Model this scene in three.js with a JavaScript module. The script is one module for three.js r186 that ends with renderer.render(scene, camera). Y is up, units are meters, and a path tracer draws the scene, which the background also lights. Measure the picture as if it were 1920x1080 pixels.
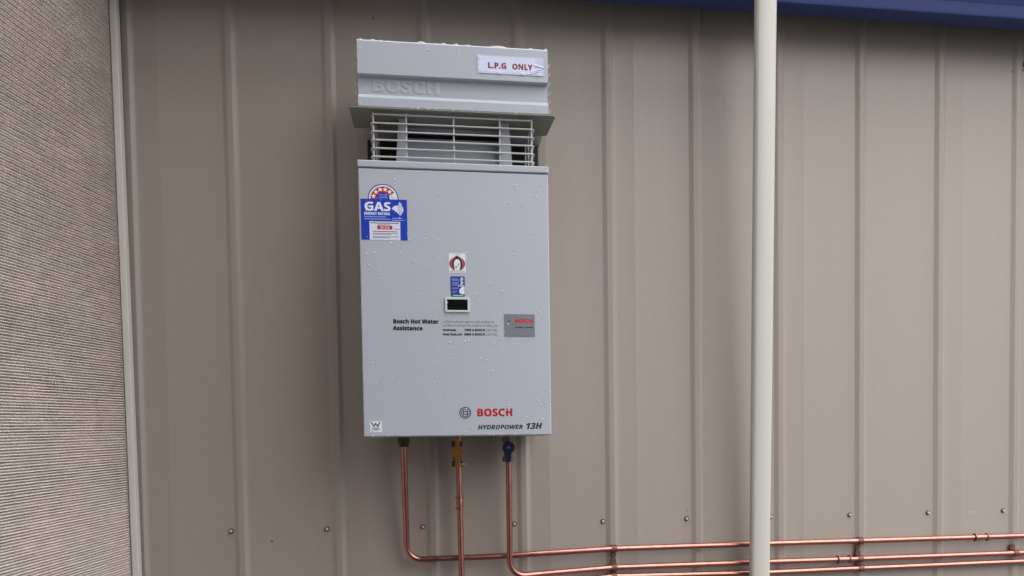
import * as THREE from 'three';
import { RoundedBoxGeometry } from 'three/addons/geometries/RoundedBoxGeometry.js';
import { mergeGeometries, mergeVertices, toCreasedNormals } from 'three/addons/utils/BufferGeometryUtils.js';
import { FontLoader } from 'three/addons/loaders/FontLoader.js';
import { TextGeometry } from 'three/addons/geometries/TextGeometry.js';
import { ImprovedNoise } from 'three/addons/math/ImprovedNoise.js';

// ------------------------------------------------------------------ camera, sky, sun, exposure
const scene = new THREE.Scene();
const camera = new THREE.PerspectiveCamera(THREE.MathUtils.radToDeg(2 * Math.atan(540 / 1450)), 16 / 9, 0.02, 400);
camera.rotation.order = 'YXZ';
camera.position.set(0.61301, 0.16931, 1.62697);
camera.rotation.set(-0.03661, -0.13837, -0.01292);
camera.setViewOffset(1920, 1080, 960 - 1047.27, 540 - 884.04, 1920, 1080);   // shifted lens
scene.add(camera);

const renderer = new THREE.WebGLRenderer();
renderer.toneMapping = THREE.LinearToneMapping;
renderer.toneMappingExposure = 3.62;
renderer.shadowMap.enabled = true;

{ // overcast sky, brighter overhead than at the horizon
  const W = 128, H = 64, d = new Float32Array(W * H * 4);
  for (let j = 0; j < H; j++) {
    const el = ((j + 0.5) / H - 0.5) * Math.PI, s = Math.max(0, Math.sin(el));
    const L = 0.85 * (1 + 2 * s) / 3;
    for (let i = 0; i < W; i++) { const k = (j * W + i) * 4; d[k] = L * 0.965; d[k + 1] = L; d[k + 2] = L * 1.075; d[k + 3] = 1; }
  }
  const t = new THREE.DataTexture(d, W, H, THREE.RGBAFormat, THREE.FloatType);
  t.mapping = THREE.EquirectangularReflectionMapping; t.magFilter = THREE.LinearFilter; t.minFilter = THREE.LinearFilter; t.needsUpdate = true;
  scene.background = t; scene.environment = t;
}
const sun = new THREE.DirectionalLight(0xfff6ea, 0.7);
sun.position.set(2.678, 5.435, 4.442); sun.target.position.set(0.7, 0.4, 0);
sun.castShadow = true; sun.shadow.radius = 140; sun.shadow.mapSize.set(2048, 2048);
Object.assign(sun.shadow.camera, { left: -4, right: 4, top: 4, bottom: -4, near: 0.1, far: 20 });
scene.add(sun, sun.target);

// ------------------------------------------------------------------ helpers
const noise = new ImprovedNoise();
let seed = 7;
const rnd = () => { seed = (seed * 1664525 + 1013904223) % 4294967296; return seed / 4294967296; };
const taken = {};
function numbered(name) { const n = taken[name] = (taken[name] ?? -1) + 1; return n ? `${name}_${String(n).padStart(3, '0')}` : name; }
function tag(o, label, category, group) { o.userData = { label, category }; if (group) o.userData.group = group; return o; }
function thing(name, label, category, [x, y, z] = [0, 0, 0], group) {
  const o = new THREE.Group(); o.name = numbered(name); o.position.set(x, y, z); scene.add(o); return tag(o, label, category, group);
}
function part(name, geo, mat, parent, label) {
  const m = new THREE.Mesh(geo, mat); m.name = name; m.castShadow = m.receiveShadow = true;
  if (parent) parent.add(m); if (label) m.userData.label = label; return m;
}
const lin = (r, g, b) => new THREE.Color().setRGB(r, g, b);
const mat = (c, roughness = 0.6, metalness = 0, extra = {}) => new THREE.MeshStandardMaterial({ color: c, roughness, metalness, ...extra });
const box = (x0, x1, y0, y1, z0, z1, r = 0.0008) => new RoundedBoxGeometry(x1 - x0, y1 - y0, z1 - z0, 2, Math.min(r, (x1 - x0) / 2.1, (y1 - y0) / 2.1, (z1 - z0) / 2.1)).translate((x0 + x1) / 2, (y0 + y1) / 2, (z0 + z1) / 2);
const merge = (list) => mergeGeometries(list.map((g) => { const h = g.index ? g.toNonIndexed() : g; for (const k of Object.keys(h.attributes)) if (!['position', 'normal', 'uv'].includes(k)) h.deleteAttribute(k); h.clearGroups(); return h; }));
function planarUV(g, x0, y0, w, h) {
  const p = g.attributes.position, uv = new Float32Array(p.count * 2);
  for (let i = 0; i < p.count; i++) { uv[2 * i] = (p.getX(i) - x0) / w; uv[2 * i + 1] = (p.getY(i) - y0) / h; }
  g.setAttribute('uv', new THREE.BufferAttribute(uv, 2)); return g;
}
function canvasMap(w, h, draw) {
  const c = document.createElement('canvas'); c.width = w; c.height = h; draw(c.getContext('2d'), w, h);
  const t = new THREE.CanvasTexture(c); t.colorSpace = THREE.SRGBColorSpace; t.magFilter = THREE.LinearFilter; t.anisotropy = 8; return t;
}
// tiling grain: fn(u, v) with u, v periodic in 0..1 -> value 0..1
function grainMap(n, fn, colour = false) {
  const d = new Uint8Array(n * n * 4);
  for (let j = 0; j < n; j++) for (let i = 0; i < n; i++) {
    const v = fn(i / n, j / n), k = (j * n + i) * 4;
    for (let c = 0; c < 3; c++) d[k + c] = 255 * Math.min(1, Math.max(0, Array.isArray(v) ? v[c] : v));
    d[k + 3] = 255;
  }
  const t = new THREE.DataTexture(d, n, n); t.wrapS = t.wrapT = THREE.RepeatWrapping; t.magFilter = THREE.LinearFilter; t.minFilter = THREE.LinearMipmapLinearFilter; t.generateMipmaps = true;
  if (colour) t.colorSpace = THREE.SRGBColorSpace; t.needsUpdate = true; return t;
}
const tnoise = (u, v, f, s) => noise.noise(f * Math.cos(2 * Math.PI * u) + s, f * Math.sin(2 * Math.PI * u) + f * Math.cos(2 * Math.PI * v), f * Math.sin(2 * Math.PI * v) + s * 0.37);
// a tube through corner points, each corner rounded by its own radius
function bentPath(points) {
  const out = [];
  points.forEach(([x, y, z, r = 0], i) => {
    const p = new THREE.Vector3(x, y, z);
    if (!r) { out.push(p); return; }
    const a = new THREE.Vector3(...points[i - 1].slice(0, 3)).sub(p).normalize(), b = new THREE.Vector3(...points[i + 1].slice(0, 3)).sub(p).normalize();
    const half = a.angleTo(b) / 2, t = r / Math.tan(half), c = p.clone().add(a.clone().add(b).normalize().multiplyScalar(r / Math.sin(half)));
    const s = p.clone().addScaledVector(a, t).sub(c), e = p.clone().addScaledVector(b, t).sub(c), ang = s.angleTo(e), n = 14;
    for (let k = 0; k <= n; k++) { const q = k / n; out.push(c.clone().addScaledVector(s, Math.sin((1 - q) * ang) / Math.sin(ang)).addScaledVector(e, Math.sin(q * ang) / Math.sin(ang))); }
  });
  return out;
}
function tube(points, r, radial = 14) {
  const pts = bentPath(points), path = new THREE.CurvePath();
  for (let i = 1; i < pts.length; i++) path.add(new THREE.LineCurve3(pts[i - 1], pts[i]));
  // rings placed exactly on the points
  const pos = [], nor = [], uv = [], idx = []; let N = null, len = 0;
  pts.forEach((p, i) => {
    const T = pts[Math.min(i + 1, pts.length - 1)].clone().sub(pts[Math.max(i - 1, 0)]).normalize();
    if (!N) { N = Math.abs(T.y) < 0.9 ? new THREE.Vector3(0, 1, 0) : new THREE.Vector3(0, 0, 1); }
    N.addScaledVector(T, -N.dot(T)).normalize(); const B = new THREE.Vector3().crossVectors(T, N);
    if (i) len += p.distanceTo(pts[i - 1]);
    for (let k = 0; k <= radial; k++) { const a = k / radial * 2 * Math.PI, n = N.clone().multiplyScalar(Math.cos(a)).addScaledVector(B, Math.sin(a)); pos.push(p.x + n.x * r, p.y + n.y * r, p.z + n.z * r); nor.push(n.x, n.y, n.z); uv.push(k / radial * 2 * Math.PI * r, len); }
    if (i) for (let k = 0; k < radial; k++) { const a = (i - 1) * (radial + 1) + k, b = a + radial + 1; idx.push(a, a + 1, b, b, a + 1, b + 1); }
  });
  const g = new THREE.BufferGeometry(); g.setAttribute('position', new THREE.Float32BufferAttribute(pos, 3)); g.setAttribute('normal', new THREE.Float32BufferAttribute(nor, 3)); g.setAttribute('uv', new THREE.Float32BufferAttribute(uv, 2)); g.setIndex(idx); return g;
}
// extrude an outline given in (z, y) along x
function alongX(outline, x0, x1) {
  const s = new THREE.Shape(outline.map(([z, y]) => new THREE.Vector2(-z, y)));
  return new THREE.ExtrudeGeometry(s, { depth: x1 - x0, bevelEnabled: false }).rotateY(Math.PI / 2).translate(x0, 0, 0);   // shape -z -> world z
}
function outlineShape(points) { return new THREE.Shape(points.map(([x, y]) => new THREE.Vector2(x, y))); }
function roundRect(w, h, r) { const s = new THREE.Shape(), x = -w / 2, y = -h / 2; s.moveTo(x + r, y); s.lineTo(x + w - r, y); s.quadraticCurveTo(x + w, y, x + w, y + r); s.lineTo(x + w, y + h - r); s.quadraticCurveTo(x + w, y + h, x + w - r, y + h); s.lineTo(x + r, y + h); s.quadraticCurveTo(x, y + h, x, y + h - r); s.lineTo(x, y + r); s.quadraticCurveTo(x, y, x + r, y); return s; }

// ------------------------------------------------------------------ materials
const paintGrain = grainMap(256, (u, v) => 0.5 + 0.28 * tnoise(u, v, 9, 1.3) + 0.22 * tnoise(u, v, 26, 4.1));
const smudge = grainMap(256, (u, v) => 0.62 + 0.16 * tnoise(u, v, 1.6, 8.2) + 0.1 * tnoise(u, v, 6, 2.2));
const rep = (t, x, y = x) => { const c = t.clone(); c.repeat.set(x, y); c.needsUpdate = true; return c; };
const WALL = lin(0.368, 0.320, 0.283);
const wallDirt = grainMap(512, (u, v) => { const b = tnoise(u, v, 11, 6), c = tnoise(u, v, 60, 9), st = tnoise(u, 0.13 + 0.02 * Math.sin(2 * Math.PI * v), 24, 3.3) * (0.6 + 0.4 * tnoise(u, v, 2, 2)), k = 0.965 + 0.006 * b + 0.010 * c + 0.013 * st + 0.02 * (rnd() - 0.5); return [k, k, k * (0.997 + 0.003 * b)]; }, true);
const wallMat = mat(WALL, 0.48, 0, { map: rep(wallDirt, 1.3) });
const GREY = lin(0.448, 0.480, 0.543);
const greyMat = new THREE.MeshPhysicalMaterial({ color: GREY, roughness: 0.42, clearcoat: 0.7, clearcoatRoughness: 0.18 });   // wet paint
const wireMat = mat(lin(0.5, 0.5, 0.5), 0.4);
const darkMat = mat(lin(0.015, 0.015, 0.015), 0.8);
const copperTone = grainMap(256, (u, v) => { const a = 0.5 + 0.5 * tnoise(u, v, 3, 5), b = tnoise(u, v, 14, 7); return [0.63 + 0.10 * a + 0.02 * b, 0.40 + 0.10 * a + 0.02 * b, 0.355 + 0.09 * a + 0.02 * b]; }, true);
const copper = new THREE.MeshPhysicalMaterial({ color: lin(1, 1, 1), roughness: 0.5, metalness: 1, clearcoat: 1, clearcoatRoughness: 0.12, map: rep(copperTone, 4), roughnessMap: rep(smudge, 5) });   // wet tarnished copper
const agedCopper = mat(lin(0.17, 0.07, 0.055), 0.45, 0.4);
const brass = mat(lin(0.2, 0.13, 0.06), 0.5, 0.6);
const screwMat = mat(lin(0.62, 0.61, 0.60), 0.4, 0.25);
const steel = mat(lin(0.55, 0.55, 0.57), 0.35, 0.9);
const blueMat = mat(lin(0.022, 0.048, 0.20), 0.62);
const pvcMat = mat(lin(0.64, 0.625, 0.575), 0.42, 0, { map: rep(wallDirt, 2) });

// ------------------------------------------------------------------ ground
{
  const concrete = grainMap(512, (u, v) => { const k = 0.29 + 0.06 * tnoise(u, v, 3, 1) + 0.06 * tnoise(u, v, 17, 3) + 0.05 * tnoise(u, v, 60, 8); return [k, k * 0.98, k * 0.94]; }, true);
  const g = new THREE.PlaneGeometry(160, 160).rotateX(-Math.PI / 2);
  const m = part('ground', g, mat(lin(1, 1, 1), 0.75, 0, { map: rep(concrete, 110) }), scene); m.position.y = -1.3; m.userData = { kind: 'structure' };
}

// ------------------------------------------------------------------ the shed across the yard, behind the camera
{
  const n = thing('neighbouring_shed', 'dark green ribbed metal shed across the yard, facing the taupe wall', 'shed');
  const dark = mat(lin(0.09, 0.105, 0.095), 0.6);
  // its ribbed front stands at z = FZ and its right end at x = FX
  const FX = 1.25, FZ = 1.9, TOP = 2.9, pts = [[-7, FZ]];
  for (let x = -6.9; x < FX - 0.1; x += 0.2) pts.push([x, FZ], [x + 0.01, FZ - 0.02], [x + 0.03, FZ - 0.02], [x + 0.04, FZ]);
  pts.push([FX, FZ], [FX, FZ + 3.4], [-7, FZ + 3.4]);
  part('wall', new THREE.ExtrudeGeometry(outlineShape(pts.map(([x, z]) => [x, -z])), { depth: TOP + 1.3, bevelEnabled: false }).rotateX(-Math.PI / 2).translate(0, -1.3, 0), dark, n);
  part('roof', alongX([[FZ - 0.15, TOP + 0.01], [FZ - 0.15, TOP + 0.06], [FZ + 1.7, TOP + 0.5], [FZ + 3.6, TOP + 0.06], [FZ + 3.6, TOP + 0.01]], -7.2, FX + 0.15), dark, n);
}

// ------------------------------------------------------------------ ribbed metal wall
const P = 0.19, RIB = 0.0060;
const wall = thing('metal_wall', 'taupe ribbed sheet metal wall behind the grey water heater', 'wall');
{
  // cross-section z(x): ribs at k * P, two faint flutes per pan
  const prof = (k0, k1, lapL, lapR) => {
    const pts = [];
    for (let k = k0; k <= k1; k++) {
      const c = k * P;
      if (!(k === k0 && lapL)) { pts.push([c - 0.0105, 0], [c - 0.0085, 0.0006], [c - 0.0016, RIB - 0.0007], [c + 0.0004, RIB]); }
      else pts.push([c - 0.0004, RIB - 0.0012]);
      pts.push([c + 0.0098, RIB - (k === k0 && lapL ? 0.0012 : 0)], [c + 0.0112, RIB - 0.0007 - (k === k0 && lapL ? 0.0012 : 0)], [c + 0.0164, 0.0006 - (k === k0 && lapL ? 0.0008 : 0)], [c + 0.0182, k === k0 && lapL ? -0.0006 : 0]);
      if (k === k1) { if (lapR) pts.push([c + 0.0205, 0.0002]); break; }
      for (const [a, b] of [[0.022, 0], [0.0585, 0], [0.0600, 0], [0.0608, 0.00026], [0.0618, 0.00026], [0.0626, 0], [0.0640, 0], [0.095, 0], [0.1230, 0], [0.1245, 0], [0.1253, 0.00026], [0.1263, 0.00026], [0.1271, 0], [0.1285, 0], [0.1760, 0]]) pts.push([c + a, b]);
    }
    return pts;
  };
  const sheet = (k0, k1, lapL) => {
    const pts = prof(k0, k1, lapL, true), rows = 48, y0 = -1.3, y1 = 1.14, pos = [], uv = [], idx = [], n = pts.length;
    const put = (back) => { for (let j = 0; j <= rows; j++) { const y = y0 + (y1 - y0) * j / rows; for (const [x, z] of pts) { const flat = z > 0.003 ? 0 : 1, w = flat * 0.0005 * noise.noise(x * 7, y * 2.3, 4.4); pos.push(x, y, z + w - (back ? 0.0007 : 0)); uv.push(x, y); } } };
    put(false); put(true); const off = n * (rows + 1);
    for (let j = 0; j < rows; j++) for (let i = 0; i < n - 1; i++) { const a = j * n + i, b = a + n; idx.push(a, a + 1, b, b, a + 1, b + 1); const c = a + off, d = b + off; idx.push(c, d, c + 1, d, d + 1, c + 1); }
    for (let j = 0; j < rows; j++) for (const i of [0, n - 1]) { const a = j * n + i, b = a + n, c = a + off, d = b + off; i ? idx.push(a, c, b, b, c, d) : idx.push(a, b, c, b, d, c); }
    const g = new THREE.BufferGeometry(); g.setAttribute('position', new THREE.Float32BufferAttribute(pos, 3)); g.setAttribute('uv', new THREE.Float32BufferAttribute(uv, 2)); g.setIndex(idx);
    return toCreasedNormals(g, 0.35);
  };
  part('wall_sheet', sheet(-6, -2, false), wallMat, wall);
  part('wall_sheet', sheet(-2, 2, true), wallMat, wall);
  part('wall_sheet', sheet(2, 6, true), wallMat, wall);
  part('wall_sheet', sheet(6, 10, true), wallMat, wall);
  part('wall_sheet', sheet(10, 18, true), wallMat, wall);
  part('wall_framing', box(-1.16, 3.45, -1.3, 1.14, -0.08, -0.002), darkMat, wall);
  // hex-head screws with washers beside every rib
  const sx = [[-0.0166], [0.1734], [0.3603], [0.5535], [0.7443], [0.9344], [1.12], [1.3126], [1.4986], [1.689], [1.877], [2.0634]];
  const washer = new THREE.CylinderGeometry(0.0050, 0.0053, 0.0014, 20).rotateX(Math.PI / 2), ring = mat(lin(0.03, 0.03, 0.035), 0.7);
  const head = new THREE.CylinderGeometry(0.0025, 0.0028, 0.0036, 6).rotateX(Math.PI / 2), flange = new THREE.CylinderGeometry(0.0030, 0.0032, 0.0012, 18).rotateX(Math.PI / 2);
  sx.forEach(([x], i) => {
    const s = part('screw', washer, ring, wall); s.position.set(x, [0.0012, 0.0012, 0.0002, -0.0008, 0, 0.0006, 0.0015, 0.0005, 0, 0, 0, 0][i], 0.0009); s.rotation.z = i * 0.7;
    const h = part('screw_head', merge([head.clone().translate(0, 0, 0.0030), flange.clone().translate(0, 0, 0.0012)]), screwMat, s);
  });
  // little dark marks
  const blot = (x, y, w, h, a) => { const g = new THREE.SphereGeometry(1, 10, 6).scale(w, h, 0.0008); const m = part('dirt_fleck', g, darkMat, wall); m.position.set(x, y, 0.0006); m.rotation.z = a; };
  blot(0.2514, -0.022, 0.0016, 0.0020, 0.4); blot(1.8917, 0.9983, 0.0014, 0.0026, 0.1); blot(1.9185, 1.016, 0.0016, 0.007, 0.1); blot(1.9175, 1.003, 0.0017, 0.003, 0); blot(0.474, 1.0297, 0.0011, 0.0028, -0.5); blot(1.1215, 0.0185, 0.0008, 0.001, 0);
  const sc = part('scratch', new THREE.SphereGeometry(1, 8, 6).scale(0.0085, 0.0006, 0.0004), mat(lin(0.6, 0.58, 0.55), 0.5), wall); sc.position.set(1.80, -0.0015, 0.0005);
}

// ------------------------------------------------------------------ roof edge and gutter
{
  const r = thing('roof_edge', 'dark blue metal roof edge along the top of the ribbed wall', 'roof edge');
  const o = [[0.060, 1.0590], [0.099, 1.0565], [0.1035, 1.0580], [0.105, 1.0610], [0.1046, 1.0830], [0.106, 1.0855], [0.1075, 1.0885], [0.106, 1.0915], [0.102, 1.0930], [0.1015, 1.1300], [0.109, 1.1350], [0.109, 1.1420], [0.097, 1.1420], [0.097, 1.0625], [0.0635, 1.0645], [0.0635, 1.1500], [0.060, 1.1500]];
  part('gutter', toCreasedNormals(alongX(o, -1.1, 3.4), 0.5), blueMat, r);
  part('soffit', box(-1.1, 3.4, 1.142, 1.150, 0.001, 0.0595), blueMat, r);
  part('roof_sheet', alongX([[0.215, 1.165], [0.215, 1.171], [-2.5, 1.65], [-2.5, 1.644]], -1.1, 3.4), blueMat, r);
}

// ------------------------------------------------------------------ ribbed fabric screen at the left
{
  const s = thing('fabric_screen', 'taupe ribbed fabric screen running out from the wall at the left edge', 'screen');
  // plan of the fabric (x, z) from the wall outwards, lines fall slightly towards the camera
  const plan = [[-0.0112, 0.0305], [-0.0108, 0.036], [-0.0110, 0.045], [-0.0120, 0.057], [-0.0140, 0.071], [-0.0172, 0.088]];
  for (let z = 0.112; z < 1.9; z += z < 0.45 ? 0.009 : 0.3) plan.push([-0.0172 - 0.142 * (z - 0.088), z]);
  const pitch = 0.0046, y0 = -1.28, y1 = 2.1, n = Math.floor((y1 - y0) / pitch), prof = [[0, -0.0046], [0.20, -0.0018], [0.36, 0.0008], [0.58, 0.0010], [0.80, -0.0002], [0.92, -0.0026]];
  const rows = []; for (let k = 0; k < n; k++) for (const [a, b] of prof) rows.push([y0 + (k + a) * pitch, b + (k % 2 && b > 0 ? 0.0006 : 0), k]);
  const pos = [], uv = [], idx = []; let len = 0; const m = plan.length;
  plan.forEach(([x, z], i) => {
    if (i) len += Math.hypot(x - plan[i - 1][0], z - plan[i - 1][1]);
    for (const [y, b, k] of rows) { const q = k * 7.31, wob = 0.0005 * noise.noise(len * 9, k * 0.37, 2.1) + 0.00045 * noise.noise(len * 34, q, 5.2), amp = 1 + 0.75 * noise.noise(len * 26, q + 3.3, 9.1) + 0.4 * noise.noise(len * 5, k * 0.06, 1.7), lean = -0.0065 * (y - 0.5); pos.push(x + (b < -0.001 ? b * amp : b + 0.0002 * (amp - 1)) + lean, y - 0.028 * z + wob, z); uv.push(len, y); }
  });
  const R = rows.length;
  for (let i = 0; i < m - 1; i++) for (let j = 0; j < R - 1; j++) { const a = i * R + j, b = a + R; idx.push(a, a + 1, b, b, a + 1, b + 1); }
  const g = new THREE.BufferGeometry(); g.setAttribute('position', new THREE.Float32BufferAttribute(pos, 3)); g.setAttribute('uv', new THREE.Float32BufferAttribute(uv, 2)); g.setIndex(idx); g.computeVertexNormals();
  const weave = grainMap(512, (u, v) => { const a = 0.5 + 0.5 * tnoise(u, v, 2, 4), b = tnoise(u, v, 30, 1), c = tnoise(u * 1, v, 80, 6), w = (rnd() - 0.5); const k = 0.79 + 0.07 * a + 0.09 * b + 0.08 * c + 0.16 * w; return [k * 1.0, k * 0.945, k * 0.90]; }, true);
  part('fabric', g, mat(lin(1, 1, 1), 0.9, 0, { map: rep(weave, 2.6), side: THREE.DoubleSide }), s);
  part('backing_board', alongX([[0.034, -1.28], [1.75, -1.32], [1.75, 2.04], [0.034, 2.1]], -0.024, -0.020).rotateY(-0.142), darkMat, s);
  // the cream edge channel beside the wall
  const ch = part('edge_channel', merge([box(-0.0089, 0.0036, -1.3, 1.5, 0.013, 0.0300, 0.0018), box(-0.014, -0.0095, -1.3, 1.5, 0.0125, 0.0260, 0.0006)]), mat(lin(0.64, 0.60, 0.56), 0.5), s, 'narrow cream metal channel holding the fabric edge');
  ch.rotation.z = 0.0070; ch.position.x = 0.0034;
}

// ------------------------------------------------------------------ downpipe
{
  const d = thing('downpipe', 'pale cream downpipe standing in front of the copper pipes', 'downpipe');
  const a = new THREE.Vector3(1.2625, -0.119, 0.0565), b = new THREE.Vector3(1.2355, 1.03, 0.162), dir = b.clone().sub(a).normalize();
  const lo = a.clone().addScaledVector(dir, -0.42), hi = a.clone().addScaledVector(dir, (1.15 - a.y) / dir.y);
  const H = 0.0217, D = 0.0115, sec = new THREE.Shape(), c = 0.0105;                // flat section with rounded sides
  sec.moveTo(-H + c, -D); sec.lineTo(H - c, -D); sec.absarc(H - c, -D + c, c, -Math.PI / 2, 0); sec.lineTo(H, D - c); sec.absarc(H - c, D - c, c, 0, Math.PI / 2); sec.lineTo(-H + c, D); sec.absarc(-H + c, D - c, c, Math.PI / 2, Math.PI); sec.lineTo(-H, -D + c); sec.absarc(-H + c, -D + c, c, Math.PI, Math.PI * 1.5);
  const L = lo.distanceTo(hi), pg = toCreasedNormals(new THREE.ExtrudeGeometry(sec, { depth: L, bevelEnabled: false, curveSegments: 12, steps: 1 }), 0.4);
  const pm = part('pipe', pg, pvcMat, d); pm.position.copy(lo); pm.quaternion.setFromRotationMatrix(new THREE.Matrix4().makeBasis(new THREE.Vector3().crossVectors(new THREE.Vector3(0, 0, -1).addScaledVector(dir, dir.z).normalize(), dir), new THREE.Vector3(0, 0, -1).addScaledVector(dir, dir.z).normalize(), dir));
}

// ------------------------------------------------------------------ water heater
const heater = thing('water_heater', 'grey gas water heater with stickers and a grille mounted on the wall', 'water heater', [0.63, 0.185, 0]);
const HX = -0.63, HY = -0.185;                                    // parts below are written in wall coordinates and moved to the heater's base
const hp = (name, geo, m, label, parent = heater) => part(name, geo.translate(HX, HY, 0), m, parent, label);
const css = (c) => '#' + c.getHexString();
const F = 'sans-serif';
function fit(c, text, x, y, w, size, style = '', align = 'left', heavy = 0) { // text squeezed to a width
  c.font = `${style} ${size}px ${F}`; const m = c.measureText(text).width; c.save(); c.translate(x, y); if (w) c.scale(w / m, 1); c.textAlign = align; c.fillText(text, 0, 0); if (heavy) { c.lineWidth = heavy; c.lineJoin = 'round'; c.strokeText(text, 0, 0); } c.restore();
}
{
  // ---- casing with its print
  const x0 = 0.459, x1 = 0.7995, y0 = 0.185, y1 = 0.6625, w = x1 - x0, h = y1 - y0, S = 4200;
  const map = canvasMap(Math.round(w * S), Math.round(h * S), (c, W, H) => {
    c.fillStyle = css(GREY); c.fillRect(0, 0, W, H);
    const X = (x) => (x - x0) * S, Y = (y) => (y1 - y) * S;
    c.fillStyle = c.strokeStyle = '#08090d';
    fit(c, 'Bosch Hot Water', X(0.5145), Y(0.3885), 0.081 * S, 0.0098 * S, 'bold', 'left', 3.5); fit(c, 'Assistance', X(0.5145), Y(0.3762), 0.0525 * S, 0.0098 * S, 'bold', 'left', 3.5);
    c.fillStyle = c.strokeStyle = '#1c1e24';
    fit(c, 'To find a service agent or get assistance,', X(0.603), Y(0.3905), 0.094 * S, 0.0058 * S); fit(c, 'call Bosch and get the experts to help you!', X(0.603), Y(0.3838), 0.100 * S, 0.0058 * S);
    c.fillStyle = c.strokeStyle = '#0c0d12';
    fit(c, 'Australia', X(0.603), Y(0.3755), 0.024 * S, 0.0056 * S, 'bold', 'left', 2); fit(c, '1300 4 BOSCH', X(0.6415), Y(0.3755), 0.038 * S, 0.0056 * S, 'bold', 'left', 2); fit(c, '(26724)', X(0.6815), Y(0.3755), 0.020 * S, 0.0056 * S);
    fit(c, 'New Zealand', X(0.603), Y(0.3675), 0.034 * S, 0.0056 * S, 'bold', 'left', 2); fit(c, '0800 4 BOSCH', X(0.6415), Y(0.3675), 0.038 * S, 0.0056 * S, 'bold', 'left', 2); fit(c, '(26724)', X(0.6815), Y(0.3675), 0.020 * S, 0.0056 * S);
    // maker's mark: an armature in two rings
    const cx = X(0.6408), cy = Y(0.2268), r = 0.0098 * S; c.strokeStyle = '#14171d'; c.lineWidth = 0.0017 * S;
    c.beginPath(); c.arc(cx, cy, r, 0, 7); c.stroke(); c.lineWidth = 0.0015 * S; c.beginPath(); c.arc(cx, cy, r * 0.7, -2.35, -0.79); c.stroke(); c.beginPath(); c.arc(cx, cy, r * 0.7, 0.79, 2.35); c.stroke();
    c.beginPath(); c.moveTo(cx - r * 0.4, cy - r * 0.58); c.lineTo(cx - r * 0.4, cy + r * 0.58); c.moveTo(cx + r * 0.4, cy - r * 0.58); c.lineTo(cx + r * 0.4, cy + r * 0.58); c.moveTo(cx - r * 0.4, cy - r * 0.25); c.lineTo(cx + r * 0.4, cy - r * 0.25); c.moveTo(cx - r * 0.4, cy + r * 0.25); c.lineTo(cx + r * 0.4, cy + r * 0.25); c.stroke();
    c.lineWidth = 0.0013 * S; c.beginPath(); c.arc(cx, cy, r * 0.72, 2.6, 3.7); c.stroke(); c.beginPath(); c.arc(cx, cy, r * 0.72, -0.55, 0.55); c.stroke();
    c.fillStyle = c.strokeStyle = '#b00a12'; fit(c, 'BOSCH', X(0.6612), Y(0.2202), 0.0674 * S, 0.0188 * S, 'bold', 'left', 4);
    c.fillStyle = c.strokeStyle = '#14171d'; fit(c, 'HYDROPOWER', X(0.6625), Y(0.1963), 0.083 * S, 0.0108 * S, 'bold italic', 'left', 2); fit(c, '13H', X(0.7500), Y(0.1965), 0.0305 * S, 0.0150 * S, 'bold italic', 'left', 3);
  });
  const casing = mat(lin(1, 1, 1), 0.5, 0, { map });
  hp('casing', planarUV(box(x0, x1, y0, y1, 0.03, 0.2, 0.0022), x0, y0, w, h), casing);
  hp('casing_top', merge([box(0.458, 0.8005, 0.6643, 0.6768, 0.03, 0.2015, 0.002), box(0.462, 0.797, 0.655, 0.666, 0.032, 0.196, 0.001)]), greyMat);
  // ---- flue hood
  const prof = [[0.05, 0.7702], [0.1985, 0.7702], [0.2, 0.7717], [0.2, 0.7868], [0.1996, 0.7874], [0.1900, 0.7960], [0.19, 0.8268], [0.1995, 0.8276], [0.2, 0.8284], [0.2, 0.8852], [0.199, 0.8872], [0.197, 0.888], [0.05, 0.888]];
  const hood = hp('flue_hood', toCreasedNormals(alongX(prof, 0.4618, 0.8015), 0.3), greyMat);
  const fin = alongX([[0.06, -0.0075], [0.185, -0.0075], [0.185, 0], [0.06, 0]], 0, 0.001);
  for (const y of [0.8690, 0.8525, 0.8355, 0.8190, 0.8025, 0.7860]) for (const side of [1, -1]) {
    const s = outlineShape([[0, -0.009], [0.0035, -0.0062], [0.0058, -0.0022], [0.0066, -0.0004], [0.0058, 0.0004], [0.0046, -0.0014], [0.0026, -0.0048], [0, -0.0072]]);
    const g = new THREE.ExtrudeGeometry(s, { depth: 0.115, bevelEnabled: false }).translate(0, 0, 0.07); if (side < 0) g.rotateY(Math.PI).translate(0, 0, 0.255);
    const f = part('louvre', g, greyMat, hood); f.position.set((side > 0 ? 0.8013 : 0.4620) + HX, y + HY, 0);
  }
  const font = await new FontLoader().loadAsync('fonts/droid/droid_sans_bold.typeface.json');
  const tg = new TextGeometry('BOSCH', { font, size: 0.0205, depth: 0.0001, curveSegments: 6, bevelEnabled: true, bevelThickness: 0.0009, bevelSize: 0.0010, bevelSegments: 3 });
  tg.computeBoundingBox(); const bb = tg.boundingBox; tg.translate(-bb.min.x, -bb.min.y, 0).scale(0.118 / (bb.max.x - bb.min.x), 0.0235 / (bb.max.y - bb.min.y), 1).translate(0.486, 0.8005, 0.1898);
  tg.translate(HX, HY, 0); part('embossed_lettering', tg, greyMat, hood, 'raised letters pressed into the hood');
  // ---- deflector plate under the hood
  const ds = outlineShape([[0.4475, 0.2], [0.4462, 0.198], [0.4445, 0.111], [0.4475, 0.108], [0.806, 0.108], [0.8095, 0.111], [0.8146, 0.195], [0.810, 0.2]].map(([x, z]) => [x, -z]));
  const oliveMat = mat(lin(0.24, 0.24, 0.21), 0.55);
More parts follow.
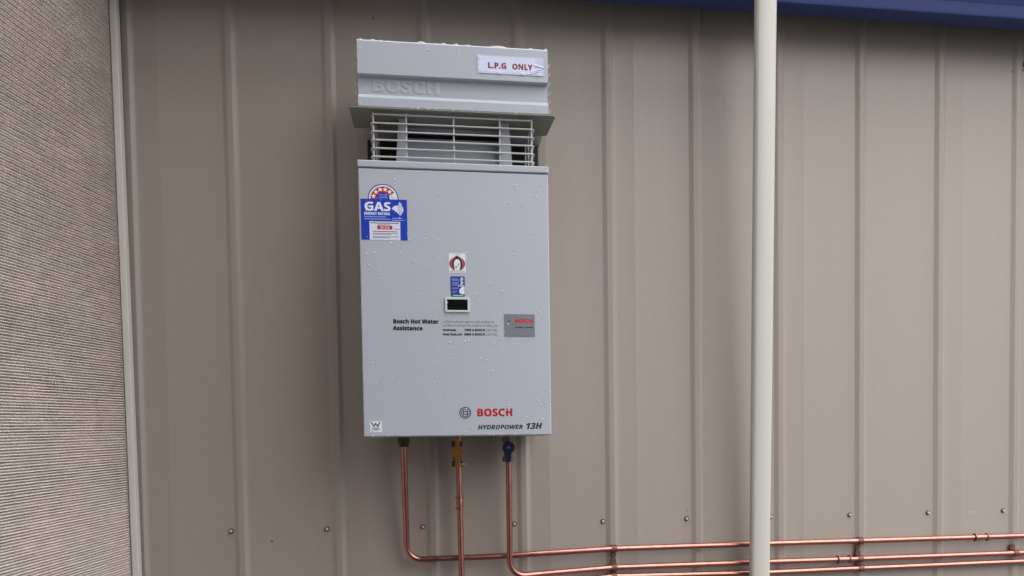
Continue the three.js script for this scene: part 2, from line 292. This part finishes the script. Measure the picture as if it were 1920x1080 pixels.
  hp('deflector_plate', new THREE.ExtrudeGeometry(ds, { depth: 0.0012, bevelEnabled: true, bevelThickness: 0.0003, bevelSize: 0.0003, bevelSegments: 1 }).rotateX(-Math.PI / 2).translate(0, 0.7685, 0), oliveMat);
  // ---- back plate and exhaust opening behind the grille
  hp('back_plate', box(0.470, 0.8035, 0.60, 0.8, 0.018, 0.05, 0.001), oliveMat);
  const post = (s) => { const c = 0.6305, g = outlineShape([[c + s * 0.085, 0.7675], [c + s * 0.1015, 0.7675], [c + s * 0.1075, 0.677], [c + s * 0.0868, 0.677]]); return new THREE.ExtrudeGeometry(g, { depth: 0.003, bevelEnabled: false }).translate(0, 0, 0.158); };
  hp('exhaust_post', post(-1), greyMat); hp('exhaust_post', post(1), greyMat);
  hp('exhaust_plate', alongX([[0.118, 0.677], [0.150, 0.677], [0.122, 0.748], [0.118, 0.7495]], 0.530, 0.731), greyMat); hp('exhaust_lip', box(0.530, 0.731, 0.7595, 0.7678, 0.117, 0.1215, 0.0006), greyMat);
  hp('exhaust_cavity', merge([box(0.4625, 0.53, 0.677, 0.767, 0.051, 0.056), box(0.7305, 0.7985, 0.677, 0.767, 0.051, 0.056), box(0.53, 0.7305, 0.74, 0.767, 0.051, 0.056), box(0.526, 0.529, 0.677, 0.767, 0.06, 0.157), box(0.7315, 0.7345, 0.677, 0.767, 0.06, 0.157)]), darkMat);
  // ---- wire grille
  const wr = 0.00165;
  const gr = new THREE.Group(); gr.name = 'grille'; heater.add(gr);
  [0.762, 0.7465, 0.7318, 0.7168, 0.7020, 0.6872].forEach((y, i) => {
    const z = 0.190, e = i === 0 ? 0 : 0.0015;
    hp('wire', tube([[0.4838 - e, y, 0.052], [0.4838 - e, y, z, 0.006], [0.7735 + e, y, z, 0.006], [0.7735 + e, y, 0.052]], wr, 8), wireMat, null, gr);
  });
  for (const x of [0.4862, 0.5440, 0.6290, 0.7125, 0.7712]) hp('wire', tube([[x, 0.7672, 0.1868], [x, 0.677, 0.1868]], wr, 8), wireMat, null, gr);
  for (const z of [0.125, 0.07]) for (const x of [0.4862, 0.7712]) hp('wire', tube([[x, 0.7672, z], [x, 0.677, z]], wr, 8), wireMat, null, gr);
  // ---- stickers
  const sticker = (name, shape, cx, cy, z, m, x0s, y0s, ws, hs, label, th = 0.00025) => hp(name, planarUV(new THREE.ExtrudeGeometry(shape, { depth: th, bevelEnabled: false, curveSegments: 24 }), x0s, y0s, ws, hs).translate(cx, cy, z), m, label);
  const paper = (map, r = 0.5) => mat(lin(1, 1, 1), r, 0, { map });
  { // fuel sticker: creased paper
    const w = 0.120, h = 0.0325, g = new THREE.PlaneGeometry(w, h, 110, 34), p = g.attributes.position;
    for (let i = 0; i < p.count; i++) { const x = p.getX(i), y = p.getY(i), e = Math.max(0, x - 0.03) / 0.03; const fold = (a, b, c, w, h) => { const d = Math.abs(a * x + b * y + c); return d < w ? h * (1 - d / w) : 0; }; p.setZ(i, 0.0005 + 0.0003 * noise.noise(x * 60, y * 60, 3) + (x > 0.043 ? fold(0.25, 0.97, -0.0135, 0.0018, 0.0013) : 0) + (x > 0.036 && x < 0.055 ? fold(-0.3, 0.95, 0.0205, 0.0018, 0.0012) : 0) + (x > 0.03 && x < 0.052 ? fold(-0.28, 0.96, 0.0225, 0.0014, 0.0010) : 0) + (y < -0.0118 ? 0.0016 * Math.abs(noise.noise(x * 70, 0, 7)) : 0) + (x < -0.053 ? 0.0008 * Math.abs(noise.noise(x * 60, y * 150, 2)) : 0)); }
    g.computeVertexNormals();
    const map = canvasMap(960, 260, (c, W, H) => { c.fillStyle = '#c6cbe4'; c.fillRect(0, 0, W, H); c.fillStyle = '#d2d8f2'; c.fillRect(14, 14, W * 0.86, H * 0.8); c.fillStyle = c.strokeStyle = '#7d1420'; fit(c, 'L.P.G', W * 0.15, H * 0.70, W * 0.29, H * 0.42, 'bold', 'left', 6); fit(c, 'ONLY', W * 0.52, H * 0.70, W * 0.31, H * 0.42, 'bold', 'left', 6); });
    const st = hp('fuel_sticker', g.rotateZ(-0.004).translate(0.7335, 0.8552, 0.2001), paper(map, 0.55), 'creased white paper sticker with dark red L.P.G ONLY lettering'); st.material.side = THREE.DoubleSide;
  }
  { // energy label: square with an arch on top
    const s = new THREE.Shape(); const w = 0.0810, h = 0.0722, r = 0.0278, ax = 0.0395; s.moveTo(0, 0); s.lineTo(w, 0); s.lineTo(w, h); s.lineTo(ax + r, h); s.absarc(ax, h, r, 0, Math.PI, false); s.lineTo(0, h); s.lineTo(0, 0);
    const S = 9000, map = canvasMap(Math.round(w * S), Math.round((h + r) * S), (c, W, H) => {
      c.fillStyle = '#1a3cb4'; c.fillRect(0, 0, W, H); const by = r * S, cx = ax * S;
      const disc = (rr, col) => { c.fillStyle = col; c.beginPath(); c.arc(cx, by, rr * S, Math.PI, 0); c.fill(); };
      c.fillStyle = '#c9cbe6'; c.fillRect(0, 0, W, by); disc(r * 0.975, '#20337f'); disc(r * 0.91, '#dfe2ee'); disc(r * 0.80, '#b01f27');
      c.fillStyle = '#dfe2ee'; c.beginPath(); c.moveTo(cx, by); c.arc(cx, by, r * 0.8 * S, -0.55, 0); c.fill(); disc(r * 0.42, '#1a3cb4');
      for (let i = 0; i < 5; i++) { const a = Math.PI - 0.28 - i * 0.50, sx = cx + Math.cos(a) * r * 0.63 * S, sy = by - Math.sin(a) * r * 0.63 * S; c.fillStyle = '#eef0f6'; c.beginPath(); for (let k = 0; k < 10; k++) { const q = -Math.PI / 2 + k * Math.PI / 5, rr = (k % 2 ? 0.075 : 0.17) * r * S; c.lineTo(sx + Math.cos(q) * rr, sy + Math.sin(q) * rr); } c.fill(); }
      c.fillStyle = '#8fa2dc'; for (let i = 0; i < 3; i++) c.fillRect(cx - (5 + i * 2) * W * 0.012, by - H * (0.085 - i * 0.028), (10 + i * 4) * W * 0.012, H * 0.010);
      c.fillStyle = '#e8ecf8'; fit(c, 'GAS', W * 0.07, by + H * 0.205, W * 0.58, H * 0.21, '900'); fit(c, 'ENERGY RATING', W * 0.07, by + H * 0.28, W * 0.56, H * 0.062, '900');
      c.fillStyle = '#9fb0e2'; const line = (x, y, n, hh, col) => { c.fillStyle = col; let q = x; const end = x + n; while (q < end) { const l = W * (0.015 + 0.02 * rnd()); c.fillRect(q, y, Math.min(l, end - q), hh); q += l + W * 0.006; } };
      line(W * 0.07, by + H * 0.305, W * 0.47, H * 0.018, '#9fb0e2'); line(W * 0.07, by + H * 0.345, W * 0.56, H * 0.018, '#9fb0e2'); line(W * 0.68, by + H * 0.325, W * 0.22, H * 0.018, '#9fb0e2'); line(W * 0.66, by + H * 0.36, W * 0.26, H * 0.018, '#9fb0e2');
      // flame picture
      c.fillStyle = '#dfe4f2'; c.beginPath(); c.moveTo(W * 0.67, by + H * 0.17); c.quadraticCurveTo(W * 0.70, by + H * 0.10, W * 0.80, by + H * 0.11); c.lineTo(W * 0.84, by + H * 0.04); c.quadraticCurveTo(W * 0.93, by + H * 0.15, W * 0.92, by + H * 0.20); c.quadraticCurveTo(W * 0.86, by + H * 0.29, W * 0.84, by + H * 0.28); c.quadraticCurveTo(W * 0.80, by + H * 0.23, W * 0.67, by + H * 0.17); c.fill();
      c.strokeStyle = '#5b6ec2'; c.lineWidth = W * 0.012; c.beginPath(); c.moveTo(W * 0.84, by + H * 0.07); c.quadraticCurveTo(W * 0.80, by + H * 0.16, W * 0.84, by + H * 0.26); c.moveTo(W * 0.86, by + H * 0.10); c.quadraticCurveTo(W * 0.89, by + H * 0.17, W * 0.86, by + H * 0.25); c.stroke();
      // white data box
      const bx = W * 0.18, bw = W * 0.665, bt = by + H * 0.395; c.fillStyle = '#dcdff0'; c.fillRect(bx, bt, bw, H - bt);
      line(bx + bw * 0.04, bt + H * 0.020, bw * 0.92, H * 0.018, '#4a4a66'); line(bx + bw * 0.28, bt + H * 0.05, bw * 0.4, H * 0.012, '#77778c');
      c.fillStyle = '#c0202a'; c.beginPath(); c.roundRect(bx + bw * 0.25, bt + H * 0.072, bw * 0.49, H * 0.068, 8); c.fill(); c.fillStyle = '#f4d9d8'; fit(c, '20 376', bx + bw * 0.34, bt + H * 0.127, bw * 0.31, H * 0.058, 'bold');
      line(bx + bw * 0.78, bt + H * 0.125, bw * 0.19, H * 0.012, '#55556c'); line(bx + bw * 0.1, bt + H * 0.17, bw * 0.8, H * 0.016, '#4a4a66'); line(bx + bw * 0.1, bt + H * 0.205, bw * 0.82, H * 0.012, '#66667c'); line(bx + bw * 0.1, bt + H * 0.225, bw * 0.6, H * 0.012, '#66667c'); line(bx + bw * 0.1, bt + H * 0.262, bw * 0.85, H * 0.012, '#66667c'); line(bx + bw * 0.1, bt + H * 0.282, bw * 0.55, H * 0.012, '#66667c');
    });
    sticker('energy_label', s, 0.4625, 0.5365, 0.2001, paper(map, 0.4), 0, 0, w, h + r, 'blue gas energy rating label with an arch of stars');
  }
  { // approval sticker: flame arch and tick
    const w = 0.0302, h = 0.0355, map = canvasMap(300, 352, (c, W, H) => {
      c.fillStyle = '#e6e7f0'; c.fillRect(0, 0, W, H);
      const arch = (col, a, b, top) => { c.fillStyle = col; c.beginPath(); c.moveTo(W * (0.5 - b), H * 0.84); c.bezierCurveTo(W * (0.5 - a * 1.25), H * 0.5, W * (0.5 - a * 0.7), H * 0.28, W * 0.5, H * top); c.bezierCurveTo(W * (0.5 + a * 0.7), H * 0.28, W * (0.5 + a * 1.25), H * 0.5, W * (0.5 + b), H * 0.84); c.fill(); };
      arch('#b3202c', 0.56, 0.27, 0.09); arch('#e6e7f0', 0.40, 0.225, 0.09); arch('#121015', 0.385, 0.215, 0.11); arch('#e6e7f0', 0.225, 0.13, 0.30);
      c.strokeStyle = '#b3202c'; c.lineWidth = 12; c.beginPath(); c.moveTo(W * 0.36, H * 0.64); c.lineTo(W * 0.44, H * 0.74); c.lineTo(W * 0.63, H * 0.50); c.stroke();
      c.fillStyle = '#55555f'; c.fillRect(W * 0.3, H * 0.05, W * 0.45, 6); for (let y = 0; y < 2; y++) for (let x = 0.07; x < 0.9; x += 0.075) c.fillRect(W * x, H * (0.88 + 0.055 * y), W * 0.06, 9);
    });
    sticker('approval_sticker', roundRect(w, h, 0.0015), 0.6310, 0.4978, 0.2001, paper(map), -w / 2, -h / 2, w, h, 'white sticker with a red and black flame arch');
  }
  { // blue certification sticker
    const w = 0.0258, h = 0.0368, map = canvasMap(260, 370, (c, W, H) => {
      c.fillStyle = '#1c2a94'; c.fillRect(0, 0, W, H); c.fillStyle = '#1d6a58'; c.fillRect(0, H * 0.88, W, H * 0.12); c.fillStyle = '#cfd8ea'; for (let x = 0.2; x < 0.8; x += 0.075) c.fillRect(W * x, H * 0.915, W * 0.055, H * 0.045);
      c.fillStyle = '#dfe5f4'; c.save(); c.translate(W * 0.70, H * 0.04); c.rotate(Math.PI / 2); fit(c, 'GAS', 0, 0, H * 0.47, H * 0.19, '900'); c.restore();
      c.beginPath(); c.moveTo(W * 0.98, H * 0.47); c.quadraticCurveTo(W * 0.55, H * 0.58, W * 0.60, H * 0.78); c.quadraticCurveTo(W * 0.68, H * 0.88, W * 0.98, H * 0.87); c.fill();
      c.fillStyle = '#8d9ad6'; for (const [y, n] of [[0.10, 0.42], [0.15, 0.5], [0.19, 0.52], [0.28, 0.5], [0.33, 0.46], [0.38, 0.5], [0.43, 0.4], [0.55, 0.46], [0.60, 0.44], [0.72, 0.34], [0.77, 0.3]]) c.fillRect(W * 0.1, H * y, W * n, H * 0.024);
    });
    sticker('certification_sticker', roundRect(w, h, 0.003), 0.6312, 0.4558, 0.2001, paper(map), -w / 2, -h / 2, w, h, 'small dark blue gas sticker with a green foot');
  }
  { // water approval sticker
    const w = 0.0212, h = 0.0202, map = canvasMap(240, 230, (c, W, H) => { c.fillStyle = '#e4e5ee'; c.fillRect(0, 0, W, H); c.strokeStyle = '#15151c'; c.lineWidth = 22; c.beginPath(); c.moveTo(W * 0.10, H * 0.08); c.lineTo(W * 0.32, H * 0.46); c.lineTo(W * 0.48, H * 0.2); c.lineTo(W * 0.64, H * 0.46); c.lineTo(W * 0.84, H * 0.08); c.stroke(); c.fillStyle = '#33345a'; c.fillRect(W * 0.2, H * 0.58, W * 0.55, H * 0.06); c.fillRect(W * 0.1, H * 0.70, W * 0.76, H * 0.045); c.fillRect(W * 0.3, H * 0.79, W * 0.36, H * 0.04); c.fillRect(W * 0.12, H * 0.91, W * 0.1, H * 0.04); });
    sticker('water_mark_sticker', roundRect(w, h, 0.0006), 0.4810, 0.2030, 0.2001, paper(map), -w / 2, -h / 2, w, h, 'white sticker with a bold black W');
  }
  { // metal badge
    const w = 0.0560, h = 0.0408, map = canvasMap(560, 408, (c, W, H) => { c.fillStyle = '#7c8189'; c.fillRect(0, 0, W, H); c.fillStyle = c.strokeStyle = '#cc1018'; fit(c, 'BOSCH', W * 0.34, H * 0.38, W * 0.60, H * 0.215, 'bold', 'left', 7); c.strokeStyle = '#35373d'; c.lineWidth = 5; c.beginPath(); c.arc(W * 0.16, H * 0.31, 20, 0, 7); c.stroke(); c.beginPath(); c.moveTo(W * 0.14, H * 0.27); c.lineTo(W * 0.14, H * 0.35); c.moveTo(W * 0.18, H * 0.27); c.lineTo(W * 0.18, H * 0.35); c.moveTo(W * 0.14, H * 0.31); c.lineTo(W * 0.18, H * 0.31); c.stroke(); c.fillStyle = '#2b2d33'; for (const [a, b] of [[0.36, 0.08], [0.46, 0.16], [0.65, 0.03], [0.71, 0.23]]) c.fillRect(W * a, H * 0.57, W * b, H * 0.05); });
    sticker('metal_badge', roundRect(w, h, 0.0003), 0.7430, 0.3866, 0.2001, mat(lin(1, 1, 1), 0.42, 0.15, { map }), -w / 2, -h / 2, w, h, 'darker grey badge with red lettering', 0.0006);
  }
  { // viewing window
    const o = roundRect(0.0430, 0.0252, 0.0020); o.holes.push(roundRect(0.0382, 0.0202, 0.0008));
    const win = hp('viewing_window', new THREE.ExtrudeGeometry(o, { depth: 0.002, bevelEnabled: true, bevelThickness: 0.0008, bevelSize: 0.0006, bevelSegments: 3 }).translate(0.6300, 0.4225, 0.2001), mat(lin(0.66, 0.67, 0.69), 0.35), 'small black viewing window in a pale frame');
    part('glass', new THREE.ExtrudeGeometry(roundRect(0.0390, 0.0210, 0.0008), { depth: 0.0006, bevelEnabled: false }).translate(0.6300 + HX, 0.4225 + HY, 0.2002), mat(lin(0.004, 0.004, 0.004), 0.12), win);
  }
  // ---- rain drops on the paint
  const dome = (r, f) => new THREE.SphereGeometry(r, 10, 5, 0, 2 * Math.PI, 0, Math.PI / 2).rotateX(Math.PI / 2).scale(1, 1 + 0.25 * f, 0.8), drops = [];
  const clump = (x, y) => noise.noise(x * 18, y * 14, 5.5);
  let n = 0;
  while (n < 560) { const x = 0.463 + 0.333 * rnd(), y = 0.189 + 0.471 * rnd(); if (clump(x, y) < rnd() * 0.9 - 0.5) continue; const r = 0.0005 + 0.00095 * Math.pow(rnd(), 2.6); drops.push(dome(r, rnd()).translate(x, y, 0.2002)); n++; }
  for (let i = 0; i < 46; i++) { const a = rnd(), b = rnd(); drops.push(dome(0.0005 + 0.0010 * Math.pow(rnd(), 2.5), b).translate(0.465 + 0.333 * a, i % 3 ? 0.832 + 0.052 * b : 0.772 + 0.013 * b, 0.2)); }
  for (let i = 0; i < 16; i++) drops.push(dome(0.0006 + 0.0008 * rnd(), 1).translate(0.47 + 0.32 * rnd(), 0.7705 + 0.001 * rnd(), 0.2));
  for (let i = 0; i < 8; i++) drops.push(dome(0.0008 + 0.0006 * rnd(), 1).translate(0.47 + 0.32 * rnd(), 0.1868, 0.2));
  const water = new THREE.MeshPhysicalMaterial({ color: lin(0.95, 0.95, 0.95), roughness: 0.04, metalness: 0, transmission: 0.3, thickness: 0.001, ior: 1.4 });
  const wd = hp('water_drop', merge(drops), water); wd.userData.kind = 'stuff';
  // ---- beads of water along the top front edge
  const bead = (x, w, h) => hp('water_bead', new THREE.SphereGeometry(1, 20, 12).scale(w, h, 0.006).translate(x, 0.888, 0.1935), water);
  for (const [x, w, h] of [[0.4675, 0.004, 0.0022], [0.489, 0.0055, 0.0025], [0.5035, 0.003, 0.0016], [0.516, 0.0022, 0.0012], [0.574, 0.0095, 0.0032], [0.600, 0.003, 0.0015], [0.6135, 0.0055, 0.003], [0.636, 0.0052, 0.0030], [0.656, 0.007, 0.0018], [0.711, 0.0170, 0.0034], [0.7705, 0.0045, 0.0027], [0.7985, 0.0028, 0.0030]]) bead(x, w, h);
}

// ------------------------------------------------------------------ copper pipes
const PR = 0.0062;
const collar = (r = PR) => new THREE.TorusGeometry(r + 0.0010, 0.0016, 8, 20);
function coupling(parent, p, dir, len) {           // a swaged joint between two collars
  const q = new THREE.Quaternion().setFromUnitVectors(new THREE.Vector3(0, 0, 1), dir);
  const body = part('coupling', new THREE.LatheGeometry([[PR + 0.0003, -len / 2], [PR + 0.0012, -len / 2 + 0.001], [PR + 0.0006, -len / 4], [PR + 0.0016, 0], [PR + 0.0006, len / 4], [PR + 0.0012, len / 2 - 0.001], [PR + 0.0003, len / 2]].map(([a, b]) => new THREE.Vector2(a, b)), 20).rotateX(Math.PI / 2), copper, parent);
  body.position.set(...p); body.quaternion.copy(q);
  for (const s of [-1, 1]) part('collar', collar(PR + 0.0009).translate(0, 0, s * len / 2), copper, body);
}
const XV = new THREE.Vector3(1, 0, 0), YV = new THREE.Vector3(0, 1, 0);
{
  const a = thing('copper_pipe', 'copper pipe dropping from the heater left end, then top one along the wall', 'pipe');
  part('tube', tube([[0.5225, 0.19, 0.080], [0.5220, 0.10, 0.070], [0.5212, 0.03, 0.042], [0.5214, -0.0655, 0.024, 0.03], [0.70, -0.0646, 0.0225], [0.9515, -0.0572, 0.0165], [1.25, -0.0565, 0.0165], [1.515, -0.0572, 0.0165], [1.80, -0.0577, 0.0165], [2.6, -0.057, 0.0165]], PR), copper, a);
  const u = part('union_nut', merge([new THREE.CylinderGeometry(0.0125, 0.0125, 0.016, 6).translate(0, 0.0, 0), new THREE.CylinderGeometry(0.0085, 0.0095, 0.008, 20).translate(0, -0.011, 0), new THREE.CylinderGeometry(0.010, 0.010, 0.02, 20).translate(0, 0.012, 0)]), mat(lin(0.07, 0.045, 0.03), 0.5, 0.4), a); u.position.set(0.5225, 0.181, 0.080);
  coupling(a, [1.809, -0.0577, 0.0165], XV, 0.030);
  const b = thing('copper_pipe', 'copper pipe under the blue valve, bending into the middle one along the wall', 'pipe');
  part('tube', tube([[0.7305, 0.19, 0.052], [0.7300, 0.03, 0.050], [0.7298, -0.105, 0.040, 0.034], [0.80, -0.1030, 0.028], [0.9511, -0.0975, 0.0165], [1.247, -0.0968, 0.0165], [1.515, -0.0975, 0.0165], [1.8942, -0.0968, 0.0165], [2.6, -0.096, 0.0165]], PR), copper, b);
  coupling(b, [1.4755, -0.0974, 0.0165], XV, 0.027);
  const c = thing('copper_pipe', 'copper pipe under the yellow valve, running straight down between its neighbours', 'pipe');
  part('tube', tube([[0.6288, 0.19, 0.052], [0.6298, 0.06, 0.050], [0.6312, -0.1285, 0.050, 0.0085], [0.72, -0.1275, 0.045], [0.9509, -0.1165, 0.0165], [1.1626, -0.119, 0.0165], [1.3032, -0.1205, 0.0165], [1.5202, -0.1190, 0.0165], [1.9115, -0.1170, 0.0165], [2.6, -0.116, 0.0165]], PR), copper, c);
  coupling(c, [0.62985, 0.0505, 0.0500], YV, 0.0225);
}

// ------------------------------------------------------------------ saddle clips on the ribs
{
  // the strap wraps the pipe; one tab (dir -1 below, +1 above) is screwed to the rib
  function clip(x, y, dir, label) {
    const t = thing('pipe_clip', label, 'pipe clip', [x, y, 0], 'brown saddle clips holding the copper pipes');
    const R = PR + 0.0015, zc = 0.0165, out = [], inn = [];
    for (let i = 0; i <= 16; i++) { const a = -Math.PI / 2 + Math.PI * i / 16; out.push([zc + R * Math.cos(a), R * Math.sin(a)]); inn.push([zc + (R - 0.0013) * Math.cos(a), (R - 0.0013) * Math.sin(a)]); }
    const o = [[0.0063, -R], ...out, [0.0063, R], [0.0063, R - 0.0013], ...inn.reverse(), [0.0063, -R + 0.0013]];
    part('strap', alongX(o, -0.0058, 0.0058), agedCopper, t);
    const s = new THREE.Shape(); s.moveTo(-0.0058, 0); s.lineTo(0.0058, 0); s.lineTo(0.0058, 0.008); s.absarc(0, 0.008, 0.0058, 0, Math.PI, false); s.lineTo(-0.0058, 0);
    const tab = new THREE.ExtrudeGeometry(s, { depth: 0.0014, bevelEnabled: true, bevelThickness: 0.0003, bevelSize: 0.0003, bevelSegments: 1 }).translate(0, R - 0.001, 0.0064); if (dir < 0) tab.rotateZ(Math.PI);
    part('tab', tab, agedCopper, t);
    const w = part('screw', merge([new THREE.TorusGeometry(0.0026, 0.0006, 6, 16), new THREE.SphereGeometry(0.0022, 12, 8).scale(1, 1, 0.6)]), brass, t); w.position.set(0, dir * (R + 0.0075), 0.0083);
  }
  clip(0.9545, -0.0572, -1, 'brown saddle clip on the top copper pipe, between heater and downpipe');
  clip(0.9545, -0.0975, 1, 'brown saddle clip on the middle copper pipe, between heater and downpipe');
  clip(0.9545, -0.1166, 1, 'brown saddle clip on the lowest copper pipe, between heater and downpipe');
  clip(1.5150, -0.0572, -1, 'brown saddle clip on the top copper pipe, right of the downpipe');
  clip(1.5150, -0.0975, 1, 'brown saddle clip on the middle copper pipe beside a coupling, right of the downpipe');
  clip(1.5165, -0.1190, 1, 'brown saddle clip on the lowest copper pipe, right of the downpipe');
  clip(1.8965, -0.0968, 1, 'brown saddle clip on the middle copper pipe at the right edge');
}

// ------------------------------------------------------------------ valves under the heater
{
  function valve(name, label, x, y, colour, nutColour, ring, neck) {
    const t = thing(name, label, 'valve', [x, y, 0.052], 'lever valves under the heater');
    const hm = mat(colour, 0.38);
    part('valve_body', merge([new THREE.CylinderGeometry(0.0082, 0.0082, 0.050, 20), new THREE.CylinderGeometry(0.0125, 0.0125, 0.011, 6).translate(0, -0.0205, 0), new THREE.CylinderGeometry(0.0125, 0.0125, 0.010, 6).translate(0, 0.019, 0), new THREE.CylinderGeometry(0.0065, 0.0075, 0.018, 16).rotateX(Math.PI / 2).translate(0, 0.004, 0.011)]), nutColour, t);
    const s = new THREE.Shape(); const a0 = -Math.PI / 2 + 0.42, r = ring;   // keyhole outline: ring with a lever hanging down
    s.moveTo(0.0044, -0.0275); s.lineTo(r * Math.cos(a0), r * Math.sin(a0)); s.absarc(0, 0, r, a0, Math.PI / 2 - (neck ? 0.36 : 0.001), false);
    if (neck) { s.lineTo(0.0038, 0.029); s.lineTo(-0.0038, 0.029); }
    s.absarc(0, 0, r, Math.PI / 2 + (neck ? 0.36 : 0.001), Math.PI * 1.5 - 0.42, false); s.lineTo(-0.0044, -0.0275); s.quadraticCurveTo(0, -0.0305, 0.0044, -0.0275);
    const hole = new THREE.Path(); hole.absarc(0, 0, 0.0040, 0, Math.PI * 2, true); s.holes.push(hole);
    const handle = part('handle', new THREE.ExtrudeGeometry(s, { depth: 0.0036, bevelEnabled: true, bevelThickness: 0.0010, bevelSize: 0.0009, bevelSegments: 3, curveSegments: 20 }), hm, t); handle.position.set(0, 0.0035, 0.021);
    const rib = part('handle_rib', merge([box(-0.0032, -0.0014, -0.026, -0.009, 0.0045, 0.0066), box(0.0014, 0.0032, -0.026, -0.009, 0.0045, 0.0066)]), hm, handle);
    part('handle_screw', merge([new THREE.SphereGeometry(0.0020, 14, 10).translate(0, 0, 0.0034), new THREE.CylinderGeometry(0.0042, 0.0042, 0.0020, 16).rotateX(Math.PI / 2)]), steel, handle);
    return t;
  }
  const y = valve('gas_valve', 'yellow lever valve under the middle of the heater', 0.6262, 0.1510, lin(0.36, 0.16, 0.015), mat(lin(0.05, 0.035, 0.025), 0.5, 0.4), 0.0110, true);
  part('yellow_tag', new RoundedBoxGeometry(0.0125, 0.0045, 0.010, 2, 0.0012).translate(0.0105, -0.0215, 0.012), mat(lin(0.45, 0.42, 0.10), 0.4), y);
  const b = valve('water_valve', 'dark blue lever valve under the right end of the heater', 0.7285, 0.1585, lin(0.005, 0.010, 0.060), mat(lin(0.17, 0.155, 0.12), 0.45, 0.5), 0.0116, false);
  part('tie_end', new RoundedBoxGeometry(0.0055, 0.0018, 0.0012, 2, 0.0004).rotateZ(0.5).translate(-0.0125, -0.0275, 0.012), mat(lin(0.6, 0.6, 0.55), 0.5), b);
}

renderer.render(scene, camera);
